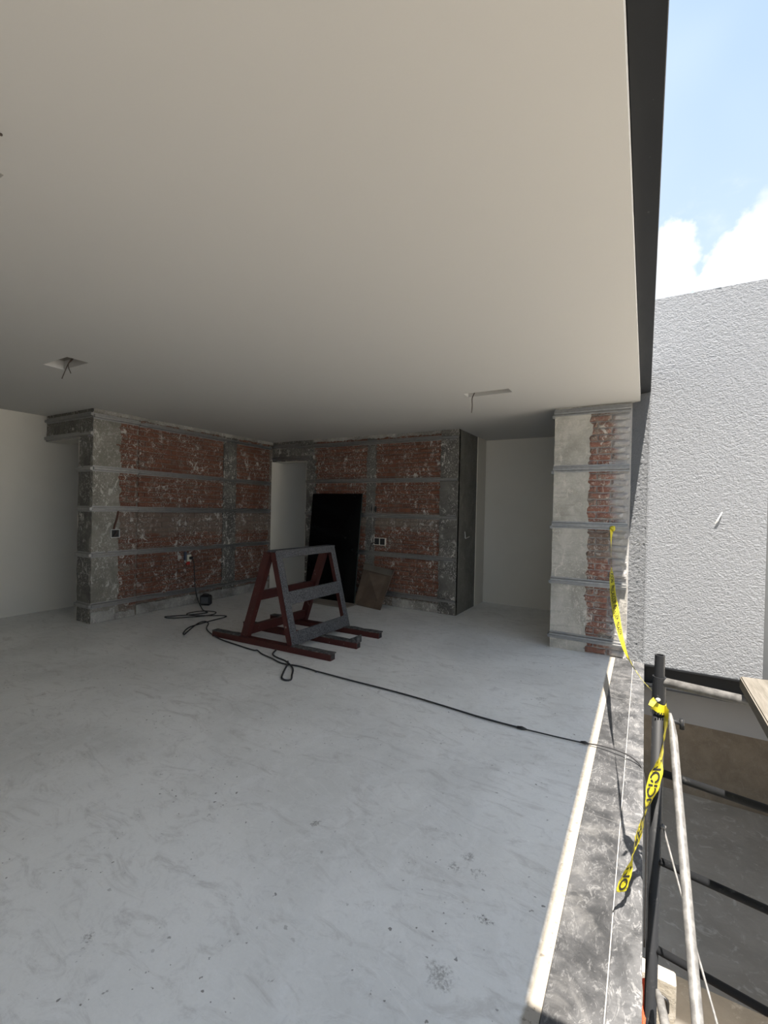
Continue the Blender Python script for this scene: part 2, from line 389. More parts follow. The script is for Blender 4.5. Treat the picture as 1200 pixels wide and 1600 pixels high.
# ceiling with the cut-outs for the missing lights
holes = [(-4.165, -3.775, 1.686, 1.836), (-1.49, -1.07, 3.968, 4.10), (-2.28, -1.876, 0.49, 0.64)]
xs = sorted({XL-0.1, -0.065} | {v for h in holes for v in h[:2]}); ys = sorted({YBACK, 7.4} | {v for h in holes for v in h[2:]})
cells = []
for i in range(len(xs)-1):
    run = None
    for j in range(len(ys)-1):
        cx, cy = (xs[i]+xs[i+1])/2, (ys[j]+ys[j+1])/2
        hole = any(h[0] < cx < h[1] and h[2] < cy < h[3] for h in holes)
        if hole:
            if run is not None: cells.append((xs[i], xs[i+1], run, ys[j], H, H+0.07)); run = None
        elif run is None: run = ys[j]
    if run is not None: cells.append((xs[i], xs[i+1], run, ys[-1], H, H+0.07))
ceiling = struct(obj('ceiling', boxes(cells), M_CEIL), 'smooth off-white plaster ceiling with cut-outs for lights')
for h in holes:
    e = 0.012
    obj('recess', boxes([(h[0]-e, h[0], h[2]-e, h[3]+e, H+0.07, H+0.15), (h[1], h[1]+e, h[2]-e, h[3]+e, H+0.07, H+0.15), (h[0], h[1], h[2]-e, h[2], H+0.07, H+0.15),
                         (h[0], h[1], h[3], h[3]+e, H+0.07, H+0.15), (h[0]-e, h[1]+e, h[2]-e, h[3]+e, H+0.15, H+0.16)]), M_RECESS, ceiling)
struct(obj('roof', box(XL-0.1, 0.012, YBACK-1.2, 7.4, 2.69, 2.80), M_GREY), 'concrete roof slab above the ceiling')  # rear overhang added to keep sun off the floor behind the camera
bm = boxes([(-0.064, 0.02, YBACK, 4.99, 2.575, 2.592), (-0.064, -0.046, YBACK, 4.99, 2.592, 2.69), (0.006, 0.02, YBACK, 4.99, 2.592, 2.81)], bev=0.002)
tag(obj('steel_beam', bm, M_STEEL), 'long black steel beam along the open edge of the ceiling', 'beam')
bm = boxes([(0.021, 3.6, 0.37, 0.49, 2.60, 2.81)], bev=0.004)
struct(obj('trim_2', bm, M_STEEL), 'black steel cross beam over the void')
struct(obj('wall_shade_added', box(1.75, 12.0, 1.0, 1.12, -5.2, 2.81), M_WHITE), 'unseen pale wall added to darken the near end of the room')  # unseen wall, added to hold bounced light off the near ceiling

struct(obj('wall_left', box(XL-0.12, XL, YBACK, 7.4, 0, H), M_WHITE), 'white plastered side wall running back past the doorway')
struct(obj('wall_rear', box(XL, -1.8, YBACK, YBACK+0.15, 0, H), M_WHITE), 'unseen white wall behind the camera, added to limit the light')  # out of view; added and sized to limit light from behind
struct(obj('wall_far', box(XL, -2.3, 7.28, 7.4, 0, H), M_WHITE), 'white plastered far wall beyond the doorways')
struct(obj('wall_partition', box(XA2, -5.585, YB, 7.28, 0, H), M_WHITE), 'white plastered wall behind the narrow doorway')

# ---- brick, channel and plaster makers ----
BL, BH, BD, JT = 0.236, 0.0535, 0.045, 0.0115
def brick_mesh(seed):
    bm = bmesh.new(); nx, nz = 7, 3; g = {}
    for i in range(nx+1):
        for k in range(nz+1):
            u, v = i/nx, k/nz
            edge = min(u, 1-u) < 0.02 or min(v, 1-v) < 0.05
            nv = noise.noise(Vector((u*4.3+seed*7.1, v*2.1, seed*3.3)))
            x = (u-.5)*BL + (0.004*noise.noise(Vector((u*5, v*3+9, seed))) if edge else 0)
            z = (v-.5)*BH + (0.0055*noise.noise(Vector((u*6+5, v*3, seed+.5))) if edge else 0)
            y = 0.006*nv + (0.007 if edge else -0.001) + (0.004*random.random() if edge else 0)
            g[i, k] = bm.verts.new((x, y, z))
    for i in range(nx):
        for k in range(nz): bm.faces.new((g[i, k], g[i+1, k], g[i+1, k+1], g[i, k+1]))
    loop = [g[i, 0] for i in range(nx+1)]+[g[nx, k] for k in range(1, nz+1)]+[g[i, nz] for i in range(nx-1, -1, -1)]+[g[0, k] for k in range(nz-1, 0, -1)]
    back = [bm.verts.new((v.co.x, BD, v.co.z)) for v in loop]
    n = len(loop)
    for i in range(n): bm.faces.new((loop[(i+1) % n], loop[i], back[i], back[(i+1) % n]))
    me = bpy.data.meshes.new('brick'); bm.normal_update(); bm.to_mesh(me); bm.free()
    return me
BRICKS = {}
def brick_var(m):
    if m.name not in BRICKS:
        BRICKS[m.name] = []
        for s in range(10):
            me = brick_mesh(s+1); me.materials.append(m); BRICKS[m.name].append(me)
    return random.choice(BRICKS[m.name])
def brick_field(parent, m, axis, face, zones, z0, z1, limit=300, ragged=0.0):
    """lay running-bond courses; axis 'x' faces -Y, axis 'y' faces +X"""
    todo = []; nrow = int((z1-z0)/(BH+JT))
    for (u0, u1, off) in zones:
        for r in range(nrow):
            zc = z0+(r+.5)*(BH+JT); u = u0-(0.5*(BL+JT) if r % 2 else 0)-off
            a = u0+(random.uniform(-ragged, ragged) if ragged else 0)
            while u < u1:
                s, e = max(u, a), min(u+BL, u1)
                if e-s > 0.035: todo.append(((s+e)/2, zc, (e-s)/BL))
                u += BL+JT
    def P(u): return (u, face) if axis == 'x' else (face, u)
    todo.sort(key=lambda t: (P(t[0])[0])**2+(P(t[0])[1])**2+(t[1]-CH)**2)
    rest = bmesh.new()
    for i, (u, zc, sc) in enumerate(todo):
        x, y = P(u); prot = random.uniform(-0.006, 0.005)
        loc = Vector((x, y+prot, zc)) if axis == 'x' else Vector((x-prot, y, zc))
        rz = (0 if axis == 'x' else math.pi/2)+random.uniform(-.012, .012)
        M = Matrix.Translation(loc) @ Matrix.Rotation(rz, 4, 'Z') @ Matrix.Rotation(random.uniform(-.008, .008), 4, 'Y') @ Matrix.Diagonal((sc, 1, 1, 1))
        me = brick_var(m)
        if i < limit:
            o = bpy.data.objects.new('brick', me); COL.objects.link(o); o.parent = parent; o.matrix_local = M
        else:
            k = len(rest.verts); rest.from_mesh(me); rest.verts.ensure_lookup_table()
            bmesh.ops.transform(rest, matrix=M, verts=rest.verts[k:])
    if len(rest.verts):
        o = obj('brick_rest', rest, m, parent); o['kind'] = 'stuff'
    else: rest.free()
HAT = [(-0.034, 0.0), (-0.034, 0.0035), (-0.020, 0.0035), (-0.0145, 0.020), (-0.005, 0.0205), (-0.003, 0.0185), (0.003, 0.0185), (0.005, 0.0205), (0.0145, 0.020), (0.020, 0.0035), (0.034, 0.0035), (0.034, 0.0)]
def channel(axis, face, u0, u1, z, label, group, drop=0.0, k=1.0):
    """galvanised hat-section furring channel; axis 'x' faces -Y, 'y' faces +X, 'n' faces -X"""
    bm = bmesh.new(); ends = []
    for u, dz in ((u0, 0), (u1, drop)):
        ring = []
        for a, d in HAT:
            d *= k*1.5
            co = {'x': (u, face-d, z+dz+a*k), 'y': (face+d, u, z+dz+a*k), 'n': (face-d, u, z+dz+a*k)}[axis]
            ring.append(bm.verts.new(co))
        ends.append(ring)
    n = len(HAT)
    for i in range(n): bm.faces.new((ends[0][i], ends[0][(i+1) % n], ends[1][(i+1) % n], ends[1][i]))
    bm.faces.new(ends[0]); bm.faces.new(ends[1][::-1])
    bmesh.ops.recalc_face_normals(bm, faces=bm.faces[:])
    return tag(obj('furring_channel', bm, M_GALV), label, 'metal channel', group)
def ragged_slab(axis, face, u0, u1, z0, z1, amp, th, seed, lower=True, sides=0.0, step=0.02):
    """thin plaster patch with a broken lower (and side) edge, thickness th proud of the wall"""
    bm = bmesh.new(); n = max(3, int((u1-u0)/step)); F = []; B = []
    for i in range(n+1):
        u = u0+(u1-u0)*i/n
        j = amp*(noise.noise(Vector((u*9, seed, 0)))+0.7*noise.noise(Vector((u*31, seed, 3)))+0.4*random.uniform(-1, 1))
        za, zb = (z0+j, z1) if lower else (z0, z1+j)
        col = []
        for zz, dep in ((za, 0.0), (za+0.004, th), (zb-0.002, th), (zb, 0.0)):
            d = dep*(0.8+0.4*noise.noise(Vector((u*12, zz*12, seed))))
            col.append(bm.verts.new((u, face-d, zz) if axis == 'x' else (face+d, u, zz)))
        F.append(col)
    for a, b in zip(F, F[1:]):
        for k in range(3): bm.faces.new((a[k], b[k], b[k+1], a[k+1]))
    bm.faces.new(F[0]); bm.faces.new(F[-1][::-1])
    bmesh.ops.recalc_face_normals(bm, faces=bm.faces[:])
    return bm
def rough_slab(axis, face, u0, u1, z0, z1, th, seed, ragl=0.0, ragr=0.0, step=0.035):
    """concrete face proud of the brick, gently uneven, optional broken vertical edges"""
    bm = bmesh.new(); nz = max(2, int((z1-z0)/step)); nu = max(3, int((u1-u0)/0.05)); G = []
    for k in range(nz+1):
        z = z0+(z1-z0)*k/nz
        q = lambda s: 0.7*noise.noise(Vector((s, z*7, seed)))+0.8*noise.noise(Vector((s+4, z*23, seed)))+0.3*random.uniform(-1, 1)
        a = u0+ragl*q(1.3); b = u1+ragr*q(7.7); row = []
        for i in range(-1, nu+2):
            t = min(max(i/nu, 0), 1); u = a+(b-a)*t
            d = -0.03 if i in (-1, nu+1) else th*(1+0.35*noise.noise(Vector((u*6, z*6, seed))))
            row.append(bm.verts.new((u, face-d, z) if axis == 'x' else (face+d, u, z)))
        G.append(row)
    for A, B in zip(G, G[1:]):
        for i in range(len(A)-1): bm.faces.new((A[i], A[i+1], B[i+1], B[i]))
    bmesh.ops.recalc_face_normals(bm, faces=bm.faces[:])
    return bm

# ---- brick side wall (faces the room, +X) with its narrow end face and door lintel ----
core = 0.032
wa = struct(obj('wall_inner_left', boxes([(XA2, XA-core+0.012, YA+core, YB, 0, H)]), M_MORTAR), 'bare brick side wall stripped of its plaster')
brick_field(wa, M_BRICK_A, 'y', XA, [(3.31, 4.63, 0.04), (4.86, 5.585, 0.1)], 0.0, H-0.02)
brick_field(wa, M_BRICK_A, 'y', XA+0.018, [(3.03, 3.292, 0.12)], 0.0, H-0.02, ragged=0.04)
obj('backing', box(XA-0.03, XA+0.002, YA+0.02, 3.295, 0, H), M_MORTAR, wa)
obj('column_face', rough_slab('y', XA, YA, 3.06, 0, H, 0.026, 3.1, 0, 0.035), M_CONC, wa)
obj('column_face', rough_slab('y', XA, 4.625, 4.865, 0, H, 0.008, 9.4, 0.012, 0.012), M_CONC_D, wa)
obj('plaster_band', ragged_slab('y', XA, 3.30, YB, 2.455, H, 0.018, 0.014, 2.2), M_BAND, wa)
obj('plaster_band', ragged_slab('y', XA+0.02, YA, 3.30, 2.455, H, 0.018, 0.014, 5.2), M_BAND, wa)
obj('plaster_base', ragged_slab('y', XA, 3.30, YB-0.08, 0, 0.13, 0.012, 0.012, 8.0, lower=False), M_BAND, wa)
obj('plaster_base', ragged_slab('y', XA+0.02, YA, 3.02, 0, 0.13, 0.01, 0.014, 8.6, lower=False), M_BAND, wa)
obj('rubble_lump', ragged_slab('y', XA+0.02, 3.02, 3.26, 0, 0.085, 0.015, 0.03, 4.6, lower=False), M_BAND, wa)
obj('end_face', rough_slab('x', YA+0.03, XA2, XA+0.018, 0, 2.178, 0.03, 6.6, 0, 0), M_CONC_D, wa)
obj('door_reveal', box(XA2-0.018, XA2, YA+0.005, 3.0, 0, 2.178), M_WHITE, wa)
lin = struct(obj('wall_lintel_left', box(XL, XA-0.02, YA+0.02, YA+0.24, 2.19, H), M_CONC_D), 'rough concrete lintel over the wide doorway')
obj('lintel_face', rough_slab('x', YA+0.03, XL, XA+0.018, 2.178, H, 0.03, 1.6), M_CONC_D, lin)
obj('soffit', box(XL, XA2, YA+0.002, YA+0.24, 2.175, 2.19), M_WHITE, lin)
ZA = [(2.415, 'topmost'), (1.808, 'second from the ceiling'), (1.338, 'third from the ceiling'), (0.80, 'fourth from the ceiling'), (0.205, 'lowest')]
for z, nm in ZA:
    channel('y', XA, 3.305, 5.60, z, f'long furring channel on the left brick wall, {nm}', 'channels on the left brick wall', drop=-0.01)
    channel('y', XA+0.026, YA+0.0, 3.285, z+0.004, f'short furring channel on near end of left brick wall, {nm}', 'channels on the left brick wall')
for z, nm in ZA[1:]:
    channel('x', YA, XA2, XA+0.03, z, f'channel stub on the narrow face beside the wide doorway, {nm.replace("second from the ceiling","topmost").replace("third from the ceiling","second from the top").replace("fourth from the ceiling","third from the top")}', 'channels around the wide doorway')
for z, nm in ((2.435, 'upper'), (2.215, 'lower')):
    channel('x', YA, XL+0.01, XA+0.03, z, f'{nm} furring channel across the lintel of the wide doorway', 'channels around the wide doorway')

# ---- brick back wall (faces the camera, -Y) with the narrow doorway ----
DX0, DX1, DZ = -5.577, -4.794, 2.172
wb = struct(obj('wall_back', boxes([(DX1, XB-0.02, YB+core-0.012, YB+0.2, 0, H), (DX0, DX1, YB+core-0.012, YB+0.2, DZ+0.014, H), (XB-0.2, XB-0.008, YB+0.02, 6.39, 0, H)]), M_MORTAR), 'bare brick back wall stripped of its plaster')
brick_field(wb, M_BRICK_B, 'x', YB, [(-4.63, -3.62, 0.09), (-3.48, -2.41, 0.02)], 0.0, H-0.02)
obj('column_face', rough_slab('x', YB, -2.43, XB, 0, H, 0.012, 2.9, 0.02, 0), M_CONC_D, wb)
obj('column_face', rough_slab('x', YB, DX1, -4.62, 0, DZ, 0.010, 5.9, 0, 0.02), M_CONC_D, wb)
obj('cement_strip', rough_slab('x', YB, -3.63, -3.47, 0, H, 0.004, 7.9, 0.02, 0.02), M_CONC_D, wb)
obj('lintel_face', rough_slab('x', YB, -5.55, -4.66, DZ, H, 0.012, 8.9, 0, 0.02), M_CONC_D, wb)
obj('plaster_band', ragged_slab('x', YB, -4.95, -2.45, 2.458, H, 0.018, 0.013, 3.2), M_BAND, wb)
obj('plaster_base', ragged_slab('x', YB, -3.14, -2.42, 0, 0.125, 0.012, 0.010, 5.5, lower=False), M_BAND, wb)
obj('door_reveal', box(DX1-0.014, DX1, YB, YB+0.2, 0, DZ), M_WHITE, wb)
obj('door_reveal', box(DX0-0.01, DX0+0.012, YB-0.012, YB+0.2, 0, DZ), M_WHITE, wb)
obj('soffit', box(DX0, DX1, YB, YB+0.2, DZ, DZ+0.014), M_WHITE, wb)
obj('side_face', box(XB-0.012, XB, YB-0.012, 6.39, 0, H), M_CEMENT, wb)
ZB = [(2.40, 'topmost'), (1.83, 'second from the ceiling'), (1.315, 'third from the ceiling'), (0.748, 'fourth from the ceiling'), (0.182, 'lowest')]
for i, (z, nm) in enumerate(ZB):
    channel('x', YB-0.006, -5.0 if i == 0 else DX1+0.005, XB-0.01, z, f'galvanised furring channel on the back brick wall, {nm}', 'channels on the back brick wall', drop=0.0)
channel('x', YB-0.012, -5.53, -4.93, 2.425, 'upper short furring channel over the narrow doorway', 'channels over the narrow doorway')
channel('x', YB-0.012, -5.53, -4.70, 2.225, 'lower short furring channel over the narrow doorway', 'channels over the narrow doorway')

struct(obj('wall_alcove_side', box(XB-0.2, XB+0.012, 6.39, 6.80, 0, H), M_WHITE), 'white plastered side wall of the alcove')
struct(obj('wall_alcove_back', box(-2.3, XC0+0.05, 6.775, 6.9, 0, H), M_WHITE), 'white plastered back wall of the alcove')

# ---- brick pier on the right ----
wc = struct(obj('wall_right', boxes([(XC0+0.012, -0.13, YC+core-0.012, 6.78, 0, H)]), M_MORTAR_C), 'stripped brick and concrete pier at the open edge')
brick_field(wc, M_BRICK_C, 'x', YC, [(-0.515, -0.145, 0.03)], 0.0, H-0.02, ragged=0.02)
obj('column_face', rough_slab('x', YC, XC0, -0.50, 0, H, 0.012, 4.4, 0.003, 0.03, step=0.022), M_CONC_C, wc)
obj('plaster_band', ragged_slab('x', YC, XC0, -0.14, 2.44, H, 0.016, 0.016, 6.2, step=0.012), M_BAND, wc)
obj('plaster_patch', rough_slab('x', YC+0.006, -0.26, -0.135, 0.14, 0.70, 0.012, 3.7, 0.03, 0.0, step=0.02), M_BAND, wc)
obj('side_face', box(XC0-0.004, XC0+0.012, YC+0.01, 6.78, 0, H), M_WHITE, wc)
ZC = [(2.455, 'topmost'), (1.872, 'second from the ceiling'), (1.292, 'third from the ceiling'), (0.712, 'fourth from the ceiling'), (0.140, 'lowest')]
for z, nm in ZC:
    channel('x', YC-0.010, XC0-0.004, -0.142, z, f'shiny furring channel across the right-hand brick pier, {nm}', 'channels on the right-hand pier', k=1.08)
    channel('n', XC0-0.004, YC+0.03, YC+0.7, z-0.03, f'furring channel end on alcove side of right-hand pier, {nm}', 'channels on the side of the pier')

# ---- stucco end of the pier and the white wall beyond ----
def stucco_grid(p0, p1, z0, z1, nu, nz, amp, seed):
    """displaced stucco sheet between plan points p0 and p1 (outward side is to the right walking p0->p1)"""
    bm = bmesh.new(); a, b = Vector((*p0, 0)), Vector((*p1, 0)); d = (b-a); n = Vector((d.y, -d.x, 0)).normalized(); G = []
    for k in range(nz+1):
        z = z0+(z1-z0)*k/nz; row = []
        for i in range(nu+1):
            p = a+d*(i/nu)+Vector((0, 0, z)); u = d.length*i/nu
            q = Vector((u*0.8+z*0.6, z*0.8-u*0.6, seed))
            e = 0.7*noise.noise(Vector((q.x*26, q.y*42, seed)))+0.9*noise.noise(Vector((q.x*52, q.y*85, seed+3)))
            edge = min(i, nu-i) == 0
            row.append(bm.verts.new(p+n*(amp*e if not edge else 0)))
        G.append(row)
    for A, B in zip(G, G[1:]):
        for i in range(nu): bm.faces.new((A[i], A[i+1], B[i+1], B[i]))
    return bm
ws = struct(obj('wall_stucco_end', boxes([(-0.128, XE-0.02, 5.02, 6.7, 0, 2.69)]), M_STUCCO), 'rough white stucco end of the pier')
obj('stucco_face', stucco_grid((-0.1375, 5.0), (XE, 4.90), 0.0, 2.575, 26, 300, 0.0035, 1.0), M_STUCCO, ws, smooth=True)
obj('stucco_side', box(XE-0.012, XE, 4.903, 5.4, 0.0, 2.57), M_STUCCO, ws)
ww = struct(obj('wall_courtyard', box(XE-0.05, 0.915, 5.05, 5.3, -0.03, 3.49), M_STUCCO), 'tall white stucco wall across the void')
obj('stucco_face', stucco_grid((-0.03, 5.035), (0.917, 5.035), -0.035, 3.495, 110, 400, 0.0035, 5.0), M_STUCCO, ww, smooth=True)
bm = tube(bmesh.new(), [(0.60, 5.022, 1.455), (0.585, 5.014, 1.42), (0.565, 5.018, 1.375), (0.55, 5.024, 1.345)], [0.003, 0.006, 0.006, 0.003], 6)
obj('trowel_ridge', bm, M_BRIGHT_WHITE, ww)
struct(obj('wall_courtyard_side', box(0.90, 1.45, 5.36, 5.46, -0.6, 3.3), M_DGREY), 'dark grey recessed wall beside the stucco wall')
struct(obj('wall_bounce', box(1.75, 14.0, 7.4, 7.52, -0.3, 6.2), M_BRIGHT_WHITE), 'unseen tall white wall added to bounce light into the room')  # out of view; added as a reflector for the floor and pier
struct(obj('trim_3', boxes([(-0.6, 3.6, 5.10, 5.16, -0.225, -0.03), (-0.6, 3.6, 5.0, 5.2, -0.242, -0.225), (-0.6, 0.915, 5.02, 5.2, -0.05, -0.036)]), M_STEEL), 'black steel joist under the stucco wall')
struct(obj('trim_4', box(-0.6, 3.6, 5.2, 5.4, -0.59, -0.242), M_GREY), 'grey slab edge under the steel joist')

# ---- stone edging along the open side ----
kb = struct(obj('trim_1', box(-0.222, XE-0.002, YBACK, 5.0, -0.25, -0.006), M_GROUT), 'mortar bed of the stone edging')
for (x0, x1, sm, cuts) in ((-0.221, -0.0675, M_STONE, [YBACK, -0.82, 0.745, 2.312, 3.88, 4.958]), (-0.0635, XE, M_STONE_L, [YBACK, -0.3, 1.27, 2.84, 4.41, 4.93])):
    for a, b in zip(cuts, cuts[1:]): obj('stone_tile', box(x0, x1, a+0.0015, b-0.0015, -0.02, 0.002, bev=0.0015), sm, kb)

# ---- the storey below and the ground outside ----
struct(obj('floor_lower', box(-3.0, 6.0, 6.29, 11, -5.2, -4.0), M_LOW), 'dusty concrete floor of the storey below')
struct(obj('wall_lower_back', box(-3.0, 6.0, 10.5, 10.7, -4.0, -0.25), M_BROWN), 'brown unlit wall of the storey below')
struct(obj('ceiling_lower', box(-3.0, 6.0, 5.35, 10.7, -0.5, -0.26), M_GREY), 'slab over the storey below')
struct(obj('wall_lower_side', box(-0.10, 0.0, YBACK, 6.29, -5.2, -0.25), M_BROWN), 'retaining wall under the stone edging')
struct(obj('ground', box(-30, 30, -30, 40, -5.5, -5.2), M_EARTH), 'bare earth of the courtyard')
struct(obj('floor_bounce', box(1.75, 16.0, 1.12, 7.4, -0.30, -0.06), M_BOUNCE_FLOOR), 'unseen pale floor across the void, added to bounce sunlight indoors')  # out of view; added so sunlight bounces up to the ceiling

# ------------------------------------------------------------------ things in the room
# A-frame rack
rk = tag(empty('a_frame_rack', (-3.24, 3.75, 0)), 'red steel A-frame slab rack with grey felt padding on three runners', 'rack')
def part(name, bm, m, parent=rk, smooth=False):
    o = obj(name, bm, m, parent, smooth); o.matrix_parent_inverse = Matrix.Translation(-parent.location) if parent.type == 'EMPTY' else Matrix(); return o
ang = 0.05
def RP(x, y, z): return Vector((x, y+ang*(x+3.2), z))
RY = (3.30, 3.73, 4.16)
for i, y in enumerate(RY):
    bm = bmesh.new(); bar(bm, RP(-4.0, y, 0.03), RP(-2.47, y, 0.03), 0.06, 0.075)
    rn = part('runner', bm, M_RED)
    # rubber pads along the exposed ends
    n = 10
    for (xa, xb) in ((-4.0, -3.62), (-2.93, -2.46)):
        b2 = bmesh.new(); top = []
        for k in range(n+1):
            x = xa+(xb-xa)*k/n; zz = 0.061+0.016*(0.5+0.5*noise.noise(Vector((x*8, i*3.1, 0))))
            if i == 1 and xb > -3 and k > n-3: zz += 0.022*(k-(n-3))
            row = [b2.verts.new(RP(x, y+s, zq)) for s, zq in ((-0.041, 0.060), (-0.040, zz), (0.040, zz), (0.041, 0.060))]
            top.append(row)
        for A, B in zip(top, top[1:]):
            for q in range(3): b2.faces.new((A[q], A[q+1], B[q+1], B[q]))
            b2.faces.new((A[3], A[0], B[0], B[3]))
        b2.faces.new(top[0]); b2.faces.new(top[-1][::-1])
        bmesh.ops.recalc_face_normals(b2, faces=b2.faces[:])
        part('rubber_pad', b2, M_DUST, rn)
    b3 = boxes([]); 
    for k in range(1): bx(b3, -2.4705, -2.467, y-0.026, y+0.026, 0.008, 0.052)
    for v in b3.verts: v.co = RP(v.co.x, v.co.y, v.co.z)
    part('hollow_end', b3, M_BLACK, rn)
ys2 = (3.315, 4.235)
for y in ys2:
    bm = bmesh.new(); bar(bm, RP(-3.57, y, 0.055), RP(-3.275, y, 0.945), 0.085, 0.06); part('leg', bm, M_RED)
    bm = bmesh.new(); bar(bm, RP(-2.965, y, 0.055), RP(-3.20, y, 0.945), 0.060, 0.06); part('leg', bm, M_RED)
def rackbar(name, x, z, m, w=0.07, d=0.05):
    bm = bmesh.new(); bar(bm, RP(x, ys2[0], z), RP(x, ys2[1], z), w, d, side=Vector((1, 0, 0))); return part(name, bm, m)
rackbar('back_crossbar', -3.425, 0.49, M_RED, 0.09, 0.05); rackbar('back_crossbar', -3.55, 0.12, M_RED, 0.09, 0.05)
rackbar('front_crossbar', -3.085, 0.50, M_RED, 0.08, 0.04); rackbar('top_bar', -3.235, 0.92, M_RED, 0.06, 0.07)
rackbar('front_crossbar', -2.985, 0.115, M_RED, 0.08, 0.04)
def felt(x0, z0, x1, z1, ya, yb, th=0.014):
    """felt strip lying on the sloping front of the rack"""
    bm = bmesh.new(); n = 14; d = Vector((x1-x0, 0, z1-z0)); nr = Vector((d.z, 0, -d.x)).normalized()
    if nr.x < 0: nr = -nr
    G = []
    for i in range(n+1):
        for_row = []
        for j in range(5):
            t = i/n; y = ya+(yb-ya)*j/4
            p = RP(x0+d.x*t, y, z0+d.z*t)
            e = 0.003*noise.noise(Vector((t*9, y*6, x0*7)))+th if 0 < j < 4 and 0 < i < n else 0.002
            for_row.append(bm.verts.new(p+nr*e))
        G.append(for_row)
    for A, B in zip(G, G[1:]):
        for j in range(4): bm.faces.new((A[j], B[j], B[j+1], A[j+1]))
    bmesh.ops.recalc_face_normals(bm, faces=bm.faces[:])
    return bm
def fx(z): return -3.165+(0.945-z)*0.264          # face of the front legs
Lf = lambda z0, z1, ya, yb: felt(fx(z0), z0, fx(z1), z1, ya, yb)
part('felt_pad', Lf(0.04, 0.965, 3.285, 3.375), M_FELT)
part('felt_pad', Lf(0.04, 0.965, 4.18, 4.262), M_FELT)
part('felt_pad', Lf(0.435, 0.565, 3.37, 4.19), M_FELT)
part('felt_pad', Lf(0.055, 0.18, 3.37, 4.19), M_FELT)
part('felt_pad', Lf(0.895, 0.965, 3.37, 4.19), M_FELT)
bm = bmesh.new(); bar(bm, RP(-3.215, 3.285, 0.965), RP(-3.215, 4.262, 0.965), 0.014, 0.115, side=Vector((1, 0, 0))); part('felt_pad', bm, M_FELT)

# leaning black slab, the board under it, and the small brown board
def leaning(name, c, th, m, label, cat, edge=None, bev=0.002):
    bl, br, tr, tl = [Vector(p) for p in c]; n = (br-bl).cross(tl-bl).normalized()
    bm = bmesh.new(); f = [bm.verts.new(p) for p in (bl, br, tr, tl)]; b = [bm.verts.new(p-n*th) for p in (bl, br, tr, tl)]
    bm.faces.new(f); bm.faces.new(b[::-1])
    for k in range(4):
        q = bm.faces.new((f[(k+1) % 4], f[k], b[k], b[(k+1) % 4]))
        if edge: q.material_index = 1
    return tag(obj(name, bm, [m, edge] if edge else m), label, cat)
slab = leaning('stone_slab', [(-4.56, 5.395, 0.020), (-3.645, 5.415, 0.020), (-3.66, 5.595, 1.632), (-4.60, 5.595, 1.628)], 0.022, M_SLAB, 'tall black slab leaning against the back brick wall', 'slab', M_SLABEDGE)
for (u, v, s) in ((0.80, 0.70, 0.035), (0.66, 0.20, 0.045)):
    a = Vector((-4.56, 5.395, 0.02)).lerp(Vector((-3.645, 5.415, 0.02)), u).lerp(Vector((-4.60, 5.595, 1.628)).lerp(Vector((-3.66, 5.595, 1.632)), u), v)
    b1 = bmesh.new(); fan = [b1.verts.new(a+Vector((math.cos(t/12*6.283)*s*(0.8+0.4*random.random()), -0.0015+0.106*math.sin(t/12*6.283)*s*1.2, math.sin(t/12*6.283)*s*1.2))) for t in range(12)]
    b1.faces.new(fan); o = obj('dusty_smudge', b1, M_DGREY, slab)
bm = box(-4.47, -3.60, 5.14, 5.60, 0.001, 0.018, bev=0.006)
tag(obj('floor_board', bm, M_BOARD_G), 'flat brown board lying on the floor under the black slab', 'board')
bb = leaning('small_board', [(-3.66, 5.43, 0.004), (-3.155, 5.33, 0.004), (-3.095, 5.60, 0.535), (-3.60, 5.62, 0.59)], 0.018, M_BOARD, 'small brown panel leaning on the back wall beside the black slab', 'board')
a, b, c, d = Vector((-3.60, 5.605, 0.59)), Vector((-3.095, 5.585, 0.535)), Vector((-3.104, 5.545, 0.455)), Vector((-3.609, 5.575, 0.51))
bm = bmesh.new(); bm.faces.new([bm.verts.new(p) for p in (d, c, b, a)])
bmesh.ops.solidify(bm, geom=bm.faces[:], thickness=0.006)
obj('edge_strip', bm, M_BOARD_G, bb)

# small black speaker-like case by the wall
sp = tag(empty('power_adapter', (-5.32, 4.17, 0)), 'small black box standing on the floor near the left brick wall', 'box')
bm = box(-0.075, 0.075, -0.05, 0.05, 0.003, 0.145, bev=0.02)
obj('case', bm, M_BLACK, sp); obj('side_panel', box(-0.05, 0.05, -0.0535, -0.048, 0.03, 0.12, bev=0.008 if False else 0.002), M_DGREY, sp)
bm = tube(bmesh.new(), catmull([(-0.045, 0, 0.143), (-0.03, 0, 0.156), (0.03, 0, 0.156), (0.045, 0, 0.143)], 4), 0.006, 6); obj('handle', bm, M_BLACK, sp)
sp.rotation_euler.z = 0.5

# electrical boxes
def ebox(name, axis, pos, w_, h_, label, gang=1, m=M_BOX):
    x, y, z = pos
    root = tag(empty(name, pos), label, 'electrical box')
    fr = []; t = 0.008; dd = 0.018
    edges = [-w_/2]+[-w_/2+w_*k/gang for k in range(1, gang)]+[w_/2]
    for e in edges: fr.append((e-t/2, e+t/2, -h_/2, h_/2))
    fr += [(-w_/2-t/2, w_/2+t/2, -h_/2-t/2, -h_/2+t/2), (-w_/2-t/2, w_/2+t/2, h_/2-t/2, h_/2+t/2)]
    def B(u0, u1, z0, z1, d0, d1): return (u0, u1, -d1, -d0, z0, z1) if axis == 'x' else (d0, d1, u0, u1, z0, z1)
    obj('box_frame', boxes([B(a, b, c, d, -0.02, dd) for a, b, c, d in fr]), m, root)
    obj('box_back', box(*B(-w_/2, w_/2, -h_/2, h_/2, -0.004, 0.006)), M_BLACK, root)
    return root, B
